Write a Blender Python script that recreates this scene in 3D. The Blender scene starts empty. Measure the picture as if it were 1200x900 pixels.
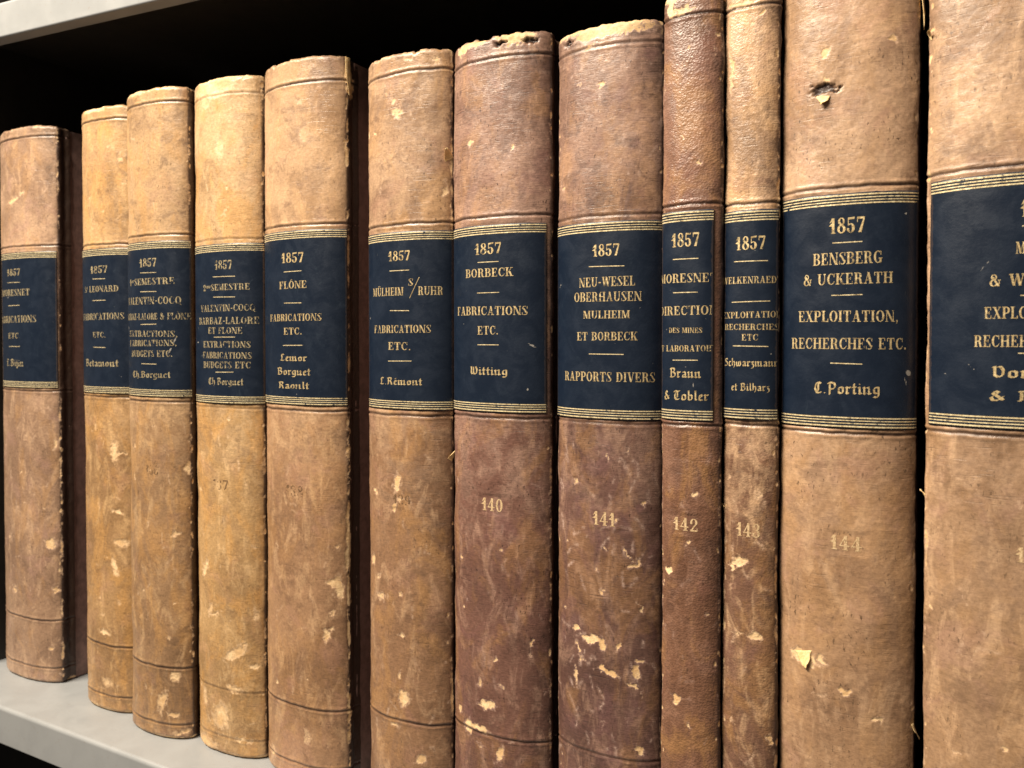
import bpy, math, random
import numpy as np
from mathutils import Vector, Matrix

C = bpy.context.scene.collection
S = 0.001                                    # everything below is laid out in millimetres

# ------------------------------------------------------------------ camera
cam_d = bpy.data.cameras.new("camera")
cam = bpy.data.objects.new("camera", cam_d)
C.objects.link(cam)
cam_d.sensor_width = 36.0
cam_d.lens = 29.1
cam_d.shift_y = -0.0272
cam_d.clip_start = 0.01
cam_d.clip_end = 50.0
cam.location = (0, -0.317, 0)
fw = Vector((-0.48468768, 0.87443654, -0.02094242))
cam.rotation_euler = fw.to_track_quat('-Z', 'Y').to_euler()
cam_d.dof.use_dof = True
cam_d.dof.focus_distance = 0.355
cam_d.dof.aperture_fstop = 20.0
bpy.context.scene.camera = cam

# ------------------------------------------------------------------ world, lamps, exposure
world = bpy.data.worlds.new("World")
bpy.context.scene.world = world
world.use_nodes = True
world.node_tree.nodes["Background"].inputs[0].default_value = (1.0, 0.86, 0.72, 1)
world.node_tree.nodes["Background"].inputs[1].default_value = 0.13

def area(name, loc, aim, sx, sy, power, col):
    d = bpy.data.lights.new(name, 'AREA')
    d.shape = 'RECTANGLE'; d.size = sx; d.size_y = sy; d.energy = power; d.color = col
    o = bpy.data.objects.new(name, d); C.objects.link(o)
    o.location = loc
    o.rotation_euler = (Vector(aim) - Vector(loc)).to_track_quat('-Z', 'Y').to_euler()
    return o
area("ceiling_lamp", (-0.80, -0.60, 0.92), (-0.32, 0.0, 0.0), 0.5, 0.2, 28.5, (1.0, 0.88, 0.71))
area("fill_light", (-0.42, -0.62, 0.78), (-0.02, 0.0, 0.0), 0.4, 0.2, 17.5, (1.0, 0.87, 0.70))  # added fill brightening the right-hand books, not a known lamp

vs = bpy.context.scene.view_settings
vs.view_transform = 'Standard'
vs.look = 'None'
vs.exposure = 0.0
vs.gamma = 1.0

# ------------------------------------------------------------------ measured volumes (mm: x along the row, z up)
BOOKS = {
  'b1': dict(x=-557.4, w=63.8, b=9.5, y=7, z=[140.2, 133.0, 61.4, 56.9, -31.9, -34.5, -186.9, -218.6], lab=(-22.2,32.7),
    text=[
      ('1857', 'D', -3.5, 7.92, 44.52, 4.55),
      ('', 'R', -3.5, 7.32, 37.69, 0.0),
      ('MORESNET', 'C', -3.5, 17.3, 30.99, 4.28),
      ('', 'R', -3.5, 7.01, 22.29, 0.0),
      ('FABRICATIONS', 'C', -3.5, 22.46, 13.15, 4.57),
      ('ETC.', 'C', -3.5, 7.07, 2.15, 3.72),
      ('', 'R', -3.5, 6.45, -5.15, 0.0),
      ('L.Bijin', 'F', -3.5, 10.35, -16.04, 5.73),
    ]),
  'b2': dict(x=-466.6, w=50.1, b=9.0, y=3, z=[140.8, 132.6, 57.3, 54.2, -32.7, -35.3, -188.1, -218.8], lab=(-21.8,26.9),
    text=[
      ('1857', 'D', 1.6, 8.0, 42.21, 4.41),
      ('', 'R', 1.6, 5.87, 36.53, 0.0),
      ('St LEONARD', 'C', 1.6, 15.66, 30.41, 3.63),
      ('', 'R', 1.6, 6.03, 23.4, 0.0),
      ('FABRICATIONS', 'C', 1.6, 18.92, 13.66, 3.9),
      ('ETC.', 'C', 1.6, 6.1, 2.47, 3.38),
      ('', 'R', 1.6, 5.64, -5.21, 0.0),
      ('Betamont', 'F', 1.6, 15.19, -14.72, 5.48),
    ]),
  'b3': dict(x=-412.6, w=52.6, b=9.5, y=-4, z=[142.0, 133.4, 58.8, 54.7, -32.4, -35.8, -187.8, -220.4], lab=(-23.8,29.1),
    num=('136',3.5,5.3,-74.9,5.4),
    text=[
      ('1857', 'D', 2.1, 7.12, 43.45, 4.75),
      ('', 'R', 2.1, 6.61, 37.68, 0.0),
      ('1erSEMESTRE', 'C', 2.1, 18.6, 32.7, 3.64),
      ('', 'R', 2.1, 6.68, 26.9, 0.0),
      ('VALENTIN-COCQ', 'C', 2.1, 22.14, 21.8, 4.08),
      ('BARBAZ-LALORE & FLÔNE', 'C', 2.1, 27.07, 12.78, 3.65),
      ('', 'R', 2.1, 6.46, 8.28, 0.0),
      ('EXTRACTIONS,', 'C', 2.1, 19.89, 2.92, 3.41),
      ('FABRICATIONS,', 'C', 2.1, 19.36, -2.39, 3.41),
      ('BUDGETS ETC.', 'C', 2.1, 16.87, -8.43, 3.61),
      ('', 'R', 2.1, 6.2, -14.34, 0.0),
      ('Ch.Borguet', 'F', 2.1, 15.76, -20.36, 4.64),
    ]),
  'b4': dict(x=-359.6, w=52.3, b=9.4, y=0, z=[141.4, 131.9, None, 50.8, -34.6, -37.4, -192.4, -218.8], lab=(-25.0,29.0),
    num=('137',1.5,6.2,-79.7,5.6),
    text=[
      ('1857', 'D', 5.4, 6.22, 40.06, 4.84),
      ('', 'R', 5.4, 7.71, 33.72, 0.0),
      ('2meSEMESTRE', 'C', 5.4, 16.24, 28.05, 3.41),
      ('', 'R', 5.4, 7.62, 22.65, 0.0),
      ('VALENTIN-COCQ', 'C', 5.4, 19.03, 16.76, 3.56),
      ('BARBAZ-LALORE', 'C', 5.4, 21.02, 9.88, 3.74),
      ('ET FLONE', 'C', 5.4, 12.06, 4.51, 3.47),
      ('', 'R', 5.4, 7.45, 0.93, 0.0),
      ('EXTRACTIONS', 'C', 5.4, 16.49, -3.03, 3.47),
      ('FABRICATIONS', 'C', 5.4, 17.08, -8.94, 3.43),
      ('BUDGETS ETC', 'C', 5.4, 16.51, -14.17, 3.52),
      ('', 'R', 5.4, 6.28, -18.07, 0.0),
      ('Ch.Borguet', 'F', 5.4, 12.34, -23.17, 4.64),
    ]),
  'b5': dict(x=-303.7, w=56.8, b=9.5, y=0, z=[142.7, 129.8, 58.0, 54.6, -33.3, -36.6, -189.7, -219.5], lab=(-28.6,30.2),
    num=('138',-0.1,6.3,-78.4,5.7),
    text=[
      ('1857', 'D', -0.2, 7.72, 41.53, 5.09),
      ('', 'R', -0.2, 6.05, 34.5, 0.0),
      ('FLÔNE', 'C', -0.2, 9.53, 27.65, 3.75),
      ('', 'R', -0.2, 5.95, 18.36, 0.0),
      ('FABRICATIONS', 'C', -0.2, 17.91, 10.97, 3.58),
      ('ETC.', 'C', -0.2, 6.4, 3.94, 3.5),
      ('', 'R', -0.2, 6.9, -3.33, 0.0),
      ('Lemor', 'F', -0.2, 9.3, -9.63, 4.38),
      ('Borguet', 'F', -0.2, 11.52, -16.75, 4.6),
      ('Raoult', 'F', -0.2, 10.66, -23.88, 4.39),
    ]),
  'b6': dict(x=-236.8, w=49.3, b=8.9, y=0, z=[135.0, 125.1, 54.0, 49.8, -32.8, -36.2, -182.4, None], lab=(-23.8,27.3),
    num=('139',1.3,5.3,-76.5,4.9),
    text=[
      ('1857', 'D', 0.4, 6.42, 39.18, 4.62),
      ('', 'R', 0.4, 5.62, 32.24, 0.0),
      ('MÜLHEIM', 'C', -7.1, 10.27, 22.41, 3.83),
      ('S', 'C', 7.0, 1.49, 26.57, 3.22),
      ('/', 'C', 8.9, 2.9, 23.92, 9.66),
      ('RUHR', 'C', 16.7, 6.02, 22.45, 3.99),
      ('', 'R', 0.4, 5.56, 13.32, 0.0),
      ('FABRICATIONS', 'C', 0.4, 16.74, 4.64, 3.63),
      ('ETC.', 'C', 0.4, 6.67, -3.43, 3.64),
      ('', 'R', 0.4, 6.74, -10.51, 0.0),
      ('L.Rémont', 'F', 0.4, 12.48, -20.11, 4.25),
    ]),
  'b7': dict(x=-185.9, w=50.6, b=9.1, y=0, z=[133.9, 123.5, 54.0, 49.8, -32.0, -35.0, -178.1, None], lab=(-27.3,25.1),
    num=('140',0.2,5.6,-73.9,5.7),
    text=[
      ('1857', 'D', -1.8, 7.06, 40.04, 4.95),
      ('', 'R', -1.8, 5.42, 34.09, 0.0),
      ('BORBECK', 'C', -1.8, 12.68, 29.4, 3.78),
      ('', 'R', -1.8, 5.75, 20.47, 0.0),
      ('FABRICATIONS', 'C', -1.8, 19.13, 12.48, 3.87),
      ('ETC.', 'C', -1.8, 5.53, 3.79, 3.79),
      ('', 'R', -1.8, 5.53, -2.66, 0.0),
      ('Witting', 'F', -1.8, 10.01, -14.24, 4.56),
    ]),
  'b8': dict(x=-134.3, w=47.4, b=8.5, y=2, z=[130.2, 120.8, None, 47.8, -32.9, -35.0, -174.9, None], lab=(-25.9,26.3),
    num=('141',1.4,5.2,-75.0,5.7),
    text=[
      ('1857', 'D', 2.1, 6.04, 36.69, 4.93),
      ('', 'R', 2.1, 7.73, 30.0, 0.0),
      ('NEU-WESEL', 'C', 2.1, 12.38, 23.66, 3.95),
      ('OBERHAUSEN', 'C', 2.1, 14.98, 17.48, 3.88),
      ('MULHEIM', 'C', 2.1, 10.34, 10.07, 3.18),
      ('ET BORBECK', 'C', 2.1, 13.41, 1.1, 3.46),
      ('', 'R', 2.1, 7.58, -6.37, 0.0),
      ('RAPPORTS DIVERS', 'C', 2.1, 20.5, -15.75, 3.9),
    ]),
  'b9': dict(x=-96.0, w=23.6, b=4.3, y=-2, z=[None, 125.1, 52.1, 49.1, -31.3, -33.7, None, None], lab=(-13.0,9.4),
    num=('142',-0.9,5.2,-72.6,5.0),
    text=[
      ('1857', 'D', -1.4, 5.7, 38.49, 5.3),
      ('', 'R', -1.4, 5.09, 31.07, 0.0),
      ('MORESNET', 'C', -1.4, 12.27, 23.66, 3.48),
      ('', 'R', -1.4, 4.95, 18.04, 0.0),
      ('DIRECTION', 'C', -1.4, 12.61, 11.05, 3.49),
      ('DES MINES', 'C', -1.4, 6.8, 3.33, 1.99),
      ('ET LABORATOIRE', 'C', -1.4, 13.12, -3.71, 2.36),
      ('', 'R', -1.4, 5.07, -8.32, 0.0),
      ('Braun', 'F', -1.4, 6.4, -13.31, 4.66),
      ('& Tobler', 'F', -1.4, 9.33, -22.14, 4.67),
    ]),
  'b10': dict(x=-73.5, w=20.6, b=3.7, y=1, z=[None, 125.2, None, 48.0, -30.1, -32.7, None, None], lab=(-10.8,10.5),
    num=('143',0.2,4.7,-72.8,5.2),
    text=[
      ('1857', 'D', 0.4, 5.57, 36.2, 4.99),
      ('', 'R', 0.4, 6.19, 29.36, 0.0),
      ('WELKENRAEDT', 'C', 0.4, 11.48, 22.27, 2.58),
      ('', 'R', 0.4, 7.07, 14.08, 0.0),
      ('EXPLOITATION', 'C', 0.4, 11.63, 9.14, 2.39),
      ('RECHERCHES', 'C', 0.4, 10.36, 4.52, 2.26),
      ('ETC', 'C', 0.4, 3.14, 0.57, 2.42),
      ('', 'R', 0.4, 6.55, -2.78, 0.0),
      ('Schwarzmann', 'F', 0.4, 10.52, -8.97, 3.72),
      ('et Bilharz', 'F', 0.4, 7.21, -18.28, 3.56),
    ]),
  'b11': dict(x=-39.8, w=46.4, b=8.4, y=0, z=[None, None, 54.1, 51.2, -31.4, -33.9, None, None], lab=(-24.4,25.1),
    num=('144',1.4,5.6,-73.4,5.2),
    text=[
      ('1857', 'D', 0.9, 6.05, 40.48, 5.47),
      ('', 'R', 0.9, 4.93, 34.41, 0.0),
      ('BENSBERG', 'C', 0.9, 11.69, 28.78, 4.26),
      ('& UCKERATH', 'C', 0.9, 15.15, 21.48, 3.96),
      ('', 'R', 0.9, 5.14, 15.64, 0.0),
      ('EXPLOITATION,', 'C', 0.9, 17.02, 8.08, 3.96),
      ('RECHERCHES ETC.', 'C', 0.9, 19.87, -1.68, 3.97),
      ('', 'R', 0.9, 5.34, -8.85, 0.0),
      ('C.Porting', 'F', 0.9, 11.25, -17.71, 5.2),
    ]),
  'b12': dict(x=18.1, w=63.1, b=9.5, y=-5, z=[None, None, 55.9, 52.9, -28.8, -31.5, None, None], lab=(-32.0,30.0),
    num=('145',0.4,5.1,-69.7,4.9),
    text=[
      ('1857', 'D', 0.3, 4.77, 41.79, 5.41),
      ('', 'R', 0.3, 4.38, 36.1, 0.0),
      ('MAYEN', 'C', 0.3, 6.05, 29.19, 3.8),
      ('& WERDEN', 'C', 0.3, 13.38, 19.02, 3.8),
      ('', 'R', 0.3, 4.64, 13.86, 0.0),
      ('EXPLOITATION,', 'C', 0.3, 14.64, 8.43, 3.8),
      ('RECHERCHES ETC.', 'C', 0.3, 17.5, -0.68, 3.81),
      ('', 'R', 0.3, 5.08, -4.63, 0.0),
      ('Vondem', 'F', 0.3, 12.84, -10.75, 4.63),
      ('& Hohn', 'F', 0.3, 13.38, -18.52, 4.36),
    ]),
}
SCUFFS = {
'b1':[(-3.8,92.4,7.2,2.3,20,0.8),(6.8,96.6,4.4,1.7,0,0.7),(27.1,-135.5,4.6,4.5,40,1),(29.6,-165.7,2.7,2.8,0,1),(-6.7,-169.2,3.6,2.9,0,0.8),(26.3,-205.5,2.3,2.3,0,0.8),(30.1,-69.3,2.1,5.1,0,0.7),(6.3,-110.0,3.6,1.1,0,0.5)],
'b2':[(12.7,-67.8,3.1,7.3,0,1),(17.8,-69.3,4.3,1.0,0,0.8),(14.6,-105.2,5.3,1.6,-10,0.9),(16.2,-123.9,5.6,2.6,-10,1.1),(11.8,-138.2,2.5,6.8,20,1),(2.7,-180.3,5.6,2.1,0,1),(1.3,-169.4,2.5,1.6,0,0.6),(-3.5,-54.0,2.6,3.2,0,0.5),(18.1,108.8,2.1,3.1,0,0.8),(4.6,-211.1,6.1,4.2,0,0.7),(-5.8,-228.2,7.2,2.7,0,0.9),(15.2,-160.4,2.3,2.6,0,0.6)],
'b3':[(26.4,-73.1,1.8,3.9,0,1),(19.0,-110.9,4.0,1.5,10,0.9),(2.1,-75.8,2.9,1.5,0,0.5),(18.3,-192.5,3.1,2.9,0,1),(17.1,-214.6,3.7,1.5,-10,1),(9.8,-207.6,3.7,7.9,-15,0.8),(-9.0,-229.6,12.6,2.5,0,0.7),(22.9,-224.3,4.3,2.0,0,0.8),(14.3,-170.2,2.2,2.0,0,0.6),(5.2,-50.1,4.1,1.5,0,0.5),(-13.3,-81.1,1.8,4.0,0,0.6),(28.3,-122.9,1.4,4.4,0,0.5),(20.5,-225.3,4.9,2.0,0,0.7)],
'b4':[(-12.4,-127.4,2.7,6.7,-30,0.9),(-4.7,-152.2,7.2,1.4,20,0.8),(-7.6,-148.9,2.3,4.8,-25,0.8),(10.9,-171.3,8.3,2.8,30,1.2),(16.2,-167.1,4.0,0.9,50,1),(9.7,-191.2,5.1,1.9,-5,1.1),(21.8,-177.7,3.2,1.4,-15,1),(0.2,-208.1,6.0,8.6,-10,1),(-14.0,-225.4,12.6,3.9,0,0.9),(15.8,-218.6,7.0,1.4,0,0.9),(2.1,104.9,3.9,10.1,10,0.7),(-1.5,133.0,13.4,3.7,0,0.8),(-8.8,129.5,4.8,6.5,20,0.7),(5.5,67.8,6.1,1.4,40,0.5),(-13.6,-199.7,2.7,6.8,10,0.7),(9.4,-19.8,1.7,1.4,0,0.6),(22.7,-112.1,1.8,1.9,0,0.6),(23.4,-149.3,1.8,3.7,0,0.7)],
'b5':[(25.4,-126.0,3.0,6.1,0,1.1),(22.4,-124.2,3.5,2.2,0,0.9),(18.7,-150.1,2.3,3.9,0,1),(7.5,-205.1,3.2,6.2,0,0.6),(-19.3,-219.3,5.4,5.5,0,0.6),(-13.4,-108.7,2.4,3.6,20,0.5),(4.2,119.9,3.3,3.4,0,0.5),(5.2,102.5,2.2,2.2,0,0.5),(22.3,-139.9,1.3,2.6,0,0.7),(24.6,-105.1,1.3,2.2,0,0.6)],
'b6':[(-1.7,-68.7,2.5,4.9,0,1),(-2.7,-80.2,1.5,2.5,0,1),(0.3,-76.2,4.0,1.2,0,0.7),(-12.0,-124.1,5.9,2.9,0,0.7),(0.6,-141.5,2.0,1.6,0,0.9),(2.0,-171.2,3.5,4.1,25,1.2),(-20.0,-108.2,2.7,3.0,0,0.8),(-16.8,-74.1,2.5,1.7,0,0.8),(-1.0,106.6,3.0,4.0,10,0.9),(-3.5,112.5,1.5,2.8,0,0.7),(11.7,-198.9,3.9,2.4,20,0.9),(-3.1,-185.5,2.6,2.1,0,0.7),(24.9,-129.7,1.2,1.6,0,0.8),(19.8,129.2,3.6,1.6,0,0.7),(6.3,131.0,4.6,1.6,0,0.7),(-0.5,-160.2,1.5,3.3,0,0.6),(23.6,69.4,2.0,5.5,-10,0.7)],
'b7':[(-2.9,-164.6,4.5,2.3,15,1.2),(-13.4,-176.8,3.5,3.5,10,1.2),(-6.7,-176.0,5.8,1.6,-12,1.1),(3.7,-185.8,1.7,5.4,-20,1),(-6.2,-155.2,2.4,3.9,0,0.6),(5.0,-154.9,3.4,1.1,-20,0.6),(18.8,-133.2,0.8,3.0,0,0.8),(18.4,-138.1,0.6,2.3,0,0.8),(-7.3,131.7,7.6,1.5,12,1.1),(-18.5,130.6,3.6,3.1,0,1),(-21.0,-171.6,2.7,1.6,0,0.9),(-6.7,-183.8,2.9,1.6,0,0.6),(24.5,-156.1,1.2,1.5,0,0.7),(9.9,-178.9,2.4,1.5,0,0.5),(3.7,-76.8,2.6,1.1,-30,0.4)],
'b8':[(-4.3,-126.6,5.2,1.8,0,1.3),(0.4,-128.2,1.9,2.5,-10,1.3),(3.1,-139.2,5.7,1.3,-18,1.3),(14.9,-137.3,2.1,3.2,0,1.1),(16.7,-133.3,3.5,1.1,0,0.7),(-11.6,-123.4,2.3,1.5,0,1.2),(13.6,-143.4,2.4,0.9,-15,1.1),(11.3,-89.0,0.7,5.0,30,0.9),(13.8,-93.8,3.1,1.1,35,0.9),(15.8,-91.6,1.4,2.8,20,0.8),(-11.5,-131.1,1.2,5.1,25,0.8),(-9.3,-136.0,2.2,1.5,0,0.8),(-12.5,-143.5,1.2,6.6,5,0.7),(16.9,-110.6,0.7,4.2,25,0.8),(15.8,-90.5,1.7,0.7,0,0.6),(17.1,-170.3,1.7,2.1,30,1),(17.4,-147.1,0.7,4.3,-20,0.6),(3.5,126.4,22.2,2.4,2,1),(-6.1,121.5,4.0,3.5,0,0.6),(-10.2,106.4,2.2,3.2,0,0.5),(11.2,-46.7,1.1,3.5,-30,0.5),(-1.8,-47.4,1.6,1.8,0,0.5),(11.5,-160.0,1.4,5.0,0,0.4),(0.4,-162.1,1.2,5.8,0,0.4)],
'b9':[(4.0,68.0,1.6,1.0,-50,0.9),(-8.6,-91.3,2.3,1.4,0,1.1),(-4.7,-142.4,2.2,1.7,30,1.1),(2.9,-60.7,1.3,2.0,0,0.6),(-2.2,-64.5,1.4,2.0,0,0.6),(-0.4,-69.4,3.1,2.0,0,0.3),(7.4,-107.1,1.0,1.3,0,0.6),(-3.0,127.3,7.0,3.3,0,0.7),(-8.4,129.4,2.2,4.7,0,1),(-11.3,96.9,1.3,2.7,0,0.6),(-0.9,112.8,3.1,1.0,0,0.5),(-1.8,-142.1,4.9,0.7,0,0.5),(9.5,110.1,1.0,6.5,0,0.5)],
'b10':[(-3.4,-85.3,3.7,2.0,25,1.2),(-6.2,-87.5,1.5,2.0,0,1),(2.9,-112.9,2.5,1.6,0,1),(-2.5,-112.9,5.3,0.5,0,0.7),(8.5,-152.6,1.6,2.6,20,0.9),(-3.3,126.7,6.6,1.6,0,1),(-7.9,103.4,0.8,13.0,0,0.8),(4.0,121.8,1.2,1.3,0,0.9),(-0.0,118.7,1.3,1.0,0,0.8),(-7.6,-53.7,1.2,1.3,0,0.6),(9.8,-39.6,0.7,2.3,0,0.7),(-5.1,-145.9,1.1,3.3,0,0.5)],
'b11':[(-6.8,92.5,1.8,2.1,0,0.9),(-6.9,102.9,1.8,2.4,20,1),(15.3,104.2,1.4,2.4,20,1),(-1.9,98.9,1.1,0.6,0,0.5),(-12.3,-118.3,4.6,1.9,-15,1.2),(-15.4,-117.2,3.2,2.9,0,1),(-7.0,-117.3,2.7,1.6,-25,1),(1.3,-127.1,2.6,1.2,-5,1),(-6.9,-130.5,3.6,0.6,0,0.6),(12.1,-135.4,2.0,1.2,15,0.9),(25.7,-136.4,1.5,4.3,0,1.1),(16.9,26.0,0.9,0.9,0,0.4),(-3.7,-41.0,5.3,0.9,0,0.3),(-14.4,-60.9,5.5,1.0,10,0.4),(5.3,83.5,2.8,1.2,0,0.25)],
'b12':[(-6.9,-134.0,1.2,1.4,0,0.9),(-22.4,-46.8,8.1,0.6,-25,0.45),(-16.6,-105.9,7.6,0.4,0,0.4),(-3.8,-53.1,0.9,2.2,0,0.5),(-32.1,105.5,1.5,0.9,20,1),(-19.4,-86.5,0.8,5.2,20,0.4),(-21.5,-139.2,2.2,0.6,-30,0.6),(-27.3,-123.8,0.9,4.1,0,0.35),(-15.9,71.9,3.5,0.6,0,0.3)],
}

# ------------------------------------------------------------------ small helpers
def mesh_obj(name, verts, faces, mat=None, parent=None, smooth=False):
    me = bpy.data.meshes.new(name)
    me.from_pydata([tuple(v) for v in verts], [], faces)
    me.update()
    if smooth:
        me.polygons.foreach_set("use_smooth", [True] * len(me.polygons))
    o = bpy.data.objects.new(name, me)
    C.objects.link(o)
    if mat: me.materials.append(mat)
    if parent: o.parent = parent
    return o

def grid_obj(name, P, mat, parent, uv=None, attrs=None, smooth=True, flip=False):
    """P: (rows, cols, 3) in mm -> a smooth quad sheet"""
    nz, nu = P.shape[:2]
    me = bpy.data.meshes.new(name)
    me.vertices.add(nz * nu)
    me.vertices.foreach_set("co", (P.reshape(-1, 3) * S).astype(np.float32).ravel())
    i = np.arange((nz - 1) * (nu - 1))
    r, c = i // (nu - 1), i % (nu - 1)
    a = r * nu + c
    q = np.stack([a, a + 1, a + nu + 1, a + nu], -1)
    if flip: q = q[:, ::-1]
    me.loops.add(q.size)
    me.loops.foreach_set("vertex_index", q.ravel().astype(np.int32))
    me.polygons.add(len(q))
    me.polygons.foreach_set("loop_start", (np.arange(len(q)) * 4).astype(np.int32))
    me.polygons.foreach_set("use_smooth", np.full(len(q), smooth))
    me.update(calc_edges=True)
    if uv is not None:
        l = me.uv_layers.new(name="UV")
        l.data.foreach_set("uv", uv.reshape(-1, 2)[q.ravel()].astype(np.float32).ravel())
    for k, v in (attrs or {}).items():
        at = me.attributes.new(k, 'FLOAT', 'POINT')
        at.data.foreach_set("value", v.astype(np.float32).ravel())
    o = bpy.data.objects.new(name, me)
    C.objects.link(o)
    me.materials.append(mat)
    if parent: o.parent = parent
    return o

def vnoise(x, y, seed):
    """smooth value noise on arrays, 0..1"""
    rng = np.random.RandomState(seed)
    T = rng.rand(256, 256)
    xi, yi = np.floor(x).astype(int), np.floor(y).astype(int)
    fx, fy = x - xi, y - yi
    fx = fx * fx * (3 - 2 * fx); fy = fy * fy * (3 - 2 * fy)
    g = lambda i, j: T[i % 256, j % 256]
    return (g(xi, yi) * (1 - fx) + g(xi + 1, yi) * fx) * (1 - fy) + (g(xi, yi + 1) * (1 - fx) + g(xi + 1, yi + 1) * fx) * fy

def fbm(x, y, seed, n=4):
    t = 0; a = .5
    for k in range(n):
        t = t + a * vnoise(x * 2 ** k + 17 * k, y * 2 ** k + 5 * k, seed + k); a *= .5
    return t / (1 - .5 ** n)

def sstep(a, b, x):
    t = np.clip((x - a) / (b - a), 0, 1)
    return t * t * (3 - 2 * t)

# ------------------------------------------------------------------ node helpers
class NT:
    def __init__(s, name):
        s.m = bpy.data.materials.new(name); s.m.use_nodes = True
        s.t = s.m.node_tree; s.n = s.t.nodes; s.l = s.t.links
        s.b = s.n["Principled BSDF"]; s.out = s.n["Material Output"]
    def put(s, sock, v):
        if isinstance(v, bpy.types.NodeSocket): s.l.new(v, sock)
        elif isinstance(v, (tuple, list)) and len(v) == 3 and sock.type == 'RGBA': sock.default_value = (*v, 1)
        else: sock.default_value = v
    def attr(s, name):
        n = s.n.new("ShaderNodeAttribute"); n.attribute_name = name; return n.outputs["Fac"]
    def uv(s):
        n = s.n.new("ShaderNodeUVMap"); n.uv_map = "UV"; return n.outputs[0]
    def obj(s):
        return s.n.new("ShaderNodeTexCoord").outputs["Object"]
    def mapping(s, v, loc=(0, 0, 0), sc=(1, 1, 1), rot=(0, 0, 0)):
        n = s.n.new("ShaderNodeMapping"); s.l.new(v, n.inputs[0])
        n.inputs[1].default_value = loc; n.inputs[2].default_value = rot; n.inputs[3].default_value = sc
        return n.outputs[0]
    def noise(s, v, scale, detail=4, rough=.55, dist=0.):
        n = s.n.new("ShaderNodeTexNoise"); s.l.new(v, n.inputs["Vector"])
        n.inputs["Scale"].default_value = scale; n.inputs["Detail"].default_value = detail
        n.inputs["Roughness"].default_value = rough; n.inputs["Distortion"].default_value = dist
        return n.outputs["Fac"]
    def voro(s, v, scale, feature='F1'):
        n = s.n.new("ShaderNodeTexVoronoi"); n.feature = feature; s.l.new(v, n.inputs["Vector"])
        n.inputs["Scale"].default_value = scale
        return n.outputs["Distance"]
    def math(s, op, a, b=0., c=0., clamp=False):
        n = s.n.new("ShaderNodeMath"); n.operation = op; n.use_clamp = clamp
        s.put(n.inputs[0], a); s.put(n.inputs[1], b); s.put(n.inputs[2], c)
        return n.outputs[0]
    def ramp(s, v, a, b, lo=0., hi=1.):
        n = s.n.new("ShaderNodeMapRange"); n.interpolation_type = 'SMOOTHSTEP'; n.clamp = True
        s.put(n.inputs[0], v)
        for i, q in enumerate((a, b, lo, hi)): n.inputs[1 + i].default_value = q
        return n.outputs[0]
    def mix(s, f, a, b, mode='MIX'):
        n = s.n.new("ShaderNodeMix"); n.data_type = 'RGBA'; n.blend_type = mode; n.clamp_factor = True
        s.put(n.inputs[0], f); s.put(n.inputs[6], a); s.put(n.inputs[7], b)
        return n.outputs[2]
    def bump(s, h, strength, dist):
        n = s.n.new("ShaderNodeBump"); n.inputs["Strength"].default_value = strength
        n.inputs["Distance"].default_value = dist; s.l.new(h, n.inputs["Height"])
        return n.outputs[0]
    def set(s, **k):
        for a, v in k.items(): s.put(s.b.inputs[a.replace('_', ' ')], v)

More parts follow.
